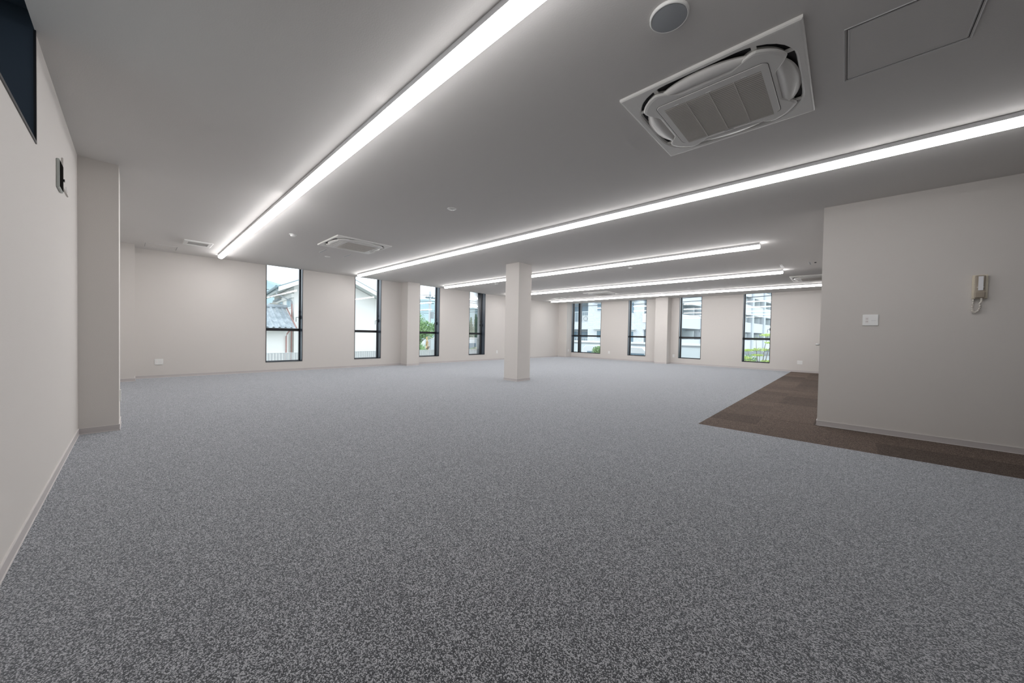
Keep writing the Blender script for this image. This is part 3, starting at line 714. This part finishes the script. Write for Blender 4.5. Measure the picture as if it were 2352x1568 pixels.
for k, (z, yy) in enumerate(((4.75, -.3), (4.55, .2), (4.15, -.1))):
    bm = bmesh.new(); pts = [(-29.4-.4*max(0, -t), 19.95+.9*t, z-.4*math.sin(math.pi*(abs(t) % 40)/40)) for t in range(-40, 41, 4)]; tube(bm, pts, .022, 5)
    tag(obj('overhead_cable', bm, M_wire), ['highest overhead cable beyond the left windows', 'middle overhead cable beyond the left windows', 'lowest overhead cable beyond the left windows'][k], 'cable', 'cables at the utility pole')
r = tag(empty('white_post', (-20, 17.62, GZ)), 'white square post outside the fourth window', 'post')
bxo('post_shaft', M_render, r, -.09, .09, -.07, .07, 0, 6.2); bxo('post_bracket', M_render, r, -.12, .12, -.28, -.07, 3.05, 3.17)
bm = bmesh.new(); box(bm, -34.15, -33.9, 22, 33.5, GZ, .45); bw = tag(obj('garden_wall', bm, M_paleblue), 'pale low wall behind shrubs outside the fourth window', 'wall')
bm = bmesh.new(); box(bm, -34.2, -33.85, 22, 33.5, .45, .62); obj('wall_coping', bm, M_render, bw)

# -------- right-hand side: boundary walls, apartments, van, bushes, maple
r = tag(empty('boundary_wall', (-10, 22, GZ)), 'long pale boundary wall below the apartment blocks', 'wall')
bxo('wall_body', M_paleblue, r, -8, 5.6, -.1, .1, 0, .56-GZ); bxo('wall_coping', M_render, r, -8, 5.6, -.16, .16, .60-GZ, .72-GZ); bxo('coping_shadow_strip', M_coping, r, -8, 5.6, -.12, .12, .50-GZ, .60-GZ)  # last box: dark strip painted as the shadow under the coping
r = tag(empty('boundary_wall', (-2.2, 22, GZ)), 'lower boundary wall behind the yellow-green tree', 'wall')
bxo('wall_body', M_paleblue, r, -1.9, 4, -.1, .1, 0, .26-GZ); bxo('wall_coping', M_coping, r, -1.9, 4, -.16, .16, .26-GZ, .40-GZ)

ap = tag(empty('apartment_building', (-18.5, 34.0, GZ)), 'white tiled apartment block with balconies outside the wide window', 'building')
bm = bmesh.new(); X0, X1 = -6.5, 4.6
ops = []
for k in range(-1, 4):
    zb = 2.6-GZ+2.9*k
    ops.append((-5.4, -2.1, zb, zb+2.1)); ops.append((4.05, 4.6, zb+.75, zb+2.1))
def facade_cells(bm, X0, X1, Z0, Z1, ops):
    xs = sorted({X0, X1}|{v for o in ops for v in o[:2]}); zs = sorted({Z0, Z1}|{v for o in ops for v in o[2:]})
    for a, b in zip(xs, xs[1:]):
        for c, d in zip(zs, zs[1:]):
            mx, mz = (a+b)/2, (c+d)/2
            if not any(o[0] < mx < o[1] and o[2] < mz < o[3] for o in ops): box(bm, a, b, 0, .3, c, d)
facade_cells(bm, X0, X1, 0, 14, [o for o in ops if o[2] > 0]); obj('apartment_facade', bm, M_facade, ap)
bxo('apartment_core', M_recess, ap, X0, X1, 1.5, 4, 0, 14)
for k in range(-1, 4):
    zb = 2.6-GZ+2.9*k
    if zb < 0: continue
    bxo('balcony_floor', M_apt, ap, -5.4, -2.1, .301, 1.5, zb-.15, zb-.001)
    w = bxo('balcony_door', M_white2, ap, -5.1, -2.7, 1.42, 1.5, zb, zb+1.95)
    for a, b in ((-5.0, -3.95), (-3.85, -2.8)): bxo('window_pane', M_aglass, w, a, b, 1.38, 1.42, zb+.1, zb+1.88)
    bm = bmesh.new()
    for i in range(28):
        x = -5.38+i*.12; box(bm, x-.014, x+.014, .03, .06, zb+.06, zb+1.12)
    box(bm, -5.4, -2.1, .02, .08, zb+1.12, zb+1.18); box(bm, -5.4, -2.1, .02, .07, zb+.02, zb+.06)
    tag(obj('balcony_railing', bm, M_rail, ap), kind='stuff')
    u = bxo('outdoor_unit', M_white, ap, -3.0, -2.2, .25, .6, zb+.05, zb+.75)
    bm = bmesh.new(); lathe(bm, [(.20, 0), (.26, 0), (.26, .03), (.20, .03), (.20, 0)], 20); bmesh.ops.rotate(bm, verts=bm.verts, matrix=Matrix.Rotation(math.pi/2, 3, 'X')); bmesh.ops.translate(bm, verts=bm.verts, vec=(-2.55, .24, zb+.4)); obj('fan_ring', bm, M_coping, u)
    for x0, x1, z0, z1 in ((-1.0, .1, zb+1.15, zb+2.0), (2.2, 3.2, zb+.8, zb+1.95)):
        w = bxo('apartment_window', M_white2, ap, x0, x1, -.05, 0, z0, z1); bxo('window_pane', M_aglass, w, x0+.06, (x0+x1)/2-.02, -.07, -.05, z0+.06, z1-.06); bxo('window_pane', M_aglass, w, (x0+x1)/2+.02, x1-.06, -.07, -.05, z0+.06, z1-.06)
        bxo('window_hood', M_paleblue, ap, x0-.35, x1+.2, -.45, 0, z1+.1, z1+.2)
    bxo('balcony_panel', M_render, ap, 4.05, 4.6, -.1, 0, zb-.1, zb+.75)
    w = bxo('balcony_door', M_white2, ap, 4.1, 4.56, 1.42, 1.5, zb, zb+1.95); bxo('window_pane', M_aglass, w, 4.15, 4.5, 1.38, 1.42, zb+.1, zb+1.88)

tb = math.atan2(.996, .084)
bb = tag(empty('apartment_building', (-14, 42, GZ), tb), 'long white apartment block with stacked balconies, receding, outside the right windows', 'building')
# local: x' along the facade, y' = inward (away from camera side is +y')
base_levels = [2.25-GZ+2.9*k for k in range(-1, 4)]
pil = [-.3+7.25*k for k in range(0, 8)]
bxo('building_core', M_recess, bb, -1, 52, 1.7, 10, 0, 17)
for k, t in enumerate(pil):
    bxo('facade_pillar', mat('pillar_render', (.52, .56, .59), .9) if k == 0 else bpy.data.materials['pillar_render'], bb, t, t+.95, -.25, 1.7, 0, 17)
for i in range(len(pil)-1):
    t0, t1 = pil[i]+.95, pil[i+1]
    for z in base_levels:
        pz = bxo('balcony_parapet', M_apt, bb, t0, t1, -.05, .12, z-.05, z+1.55)
        bxo('balcony_slab', M_paleblue, bb, t0, t1, .12, 1.7, z-.05, z+.2)
        w = bxo('balcony_window', M_white2, bb, t0+.5, t0+3.6, 1.6, 1.7, z+.3, z+2.35)
        for a in (t0+.6, t0+2.15): bxo('window_pane', M_aglass, w, a, a+1.35, 1.56, 1.6, z+.4, z+2.25)
        bxo('balcony_divider', M_paleblue, bb, t0+4.6, t0+4.68, .12, 1.7, z+.2, z+2.6)

def van(label, x, y, rz, gz=GZ):
    r = tag(empty('van', (x, y, gz), rz), label, 'van')
    bm = bmesh.new(); pr = [(-2.3, .35), (2.35, .35), (2.4, 1.0), (2.2, 1.45), (1.7, 2.55), (1.4, 2.85), (-2.15, 2.9), (-2.35, 2.7), (-2.4, 1.2)]
    loft(bm, [[(a*sx, yy, b) for a, b in pr] for yy, sx in ((-.95, .97), (-.88, 1), (.88, 1), (.95, .97))], 0, True, True); obj('van_body', bm, M_car, r)
    for a, b in ((-2.0, -.9), (-.7, .45), (.6, 1.5)):
        for s in (-1, 1): bxo('van_window', M_aglass, r, a, b, s*.955-.01, s*.955+.01, 1.75, 2.55)
    for a in (-1.5, 1.5):
        for s in (-1, 1):
            bm = bmesh.new(); lathe(bm, [(0, -.1), (.34, -.1), (.34, .1), (0, .1)], 18); bmesh.ops.rotate(bm, verts=bm.verts, matrix=Matrix.Rotation(math.pi/2, 3, 'X')); bmesh.ops.translate(bm, verts=bm.verts, vec=(a, s*.86, .34)); obj('wheel', bm, M_tyre, r)
van('white high-roofed van parked outside the narrow window left of the pier', -9.3, 19.6, 0)
van('white high-roofed van parked behind the shrubs outside the fourth window', -27.5, 23.9, math.pi/2)
tree('green bush at the lower right corner of the wide window', -10.2, 18.1, 2.95, .45, M_leaf, 1800, .045, name='bush')
tree('small green bush at the lower left of the window right of the pier', -6.25, 19.2, 2.5, .35, M_leaf, 900, .04, name='bush')
# yellow-green maple: thin stems with flat leaf layers
r = tag(empty('maple_tree', (-2.75, 18.4, GZ)), 'yellow-green young tree with flat layered leaves outside the rightmost window', 'tree')
bm = bmesh.new()
lay = [(.35, .1, 3.62, .30), (-.05, 0, 3.45, .22), (.1, .1, 3.0, .34), (-.35, 0, 2.95, .25), (-.45, -.1, 2.62, .28), (.0, .05, 2.75, .22), (-.35, .1, 2.45, .3), (.35, .1, 2.5, .25), (.5, 0, 3.3, .25)]
for x, y, z, q in lay: tube(bm, [(.1, 0, 0), (.1+x*.2, 0, z*.55), (x*.7, y, z*.85), (x, y, z)], [.03, .022, .012, .005], 5)
obj('stems', bm, M_bark, r)
bm = bmesh.new()
for x, y, z, q in lay: foliage(bm, (x, y, z), q*1.05, 300, .03, (1, 1, .2))
tag(obj('leaves', bm, M_leafy, r), kind='stuff')
tree('grey-green bush under the yellow-green tree', -3.3, 19.6, 2.75, .5, M_leaf, 1600, .045, name='bush')
for k, (y, z) in enumerate(((24, 3.45), (24.5, 3.75))):
    bm = bmesh.new(); pts = [(t, y, z+.25*math.sin(math.pi*((t+20) % 20)/20)*-1+.12) for t in range(-60, 41, 4)]; tube(bm, pts, .02, 5)
    tag(obj('overhead_cable', bm, M_wire), ['lower overhead cable across the apartment blocks', 'upper overhead cable across the apartment blocks'][k], 'cable', 'cables before the apartment blocks')
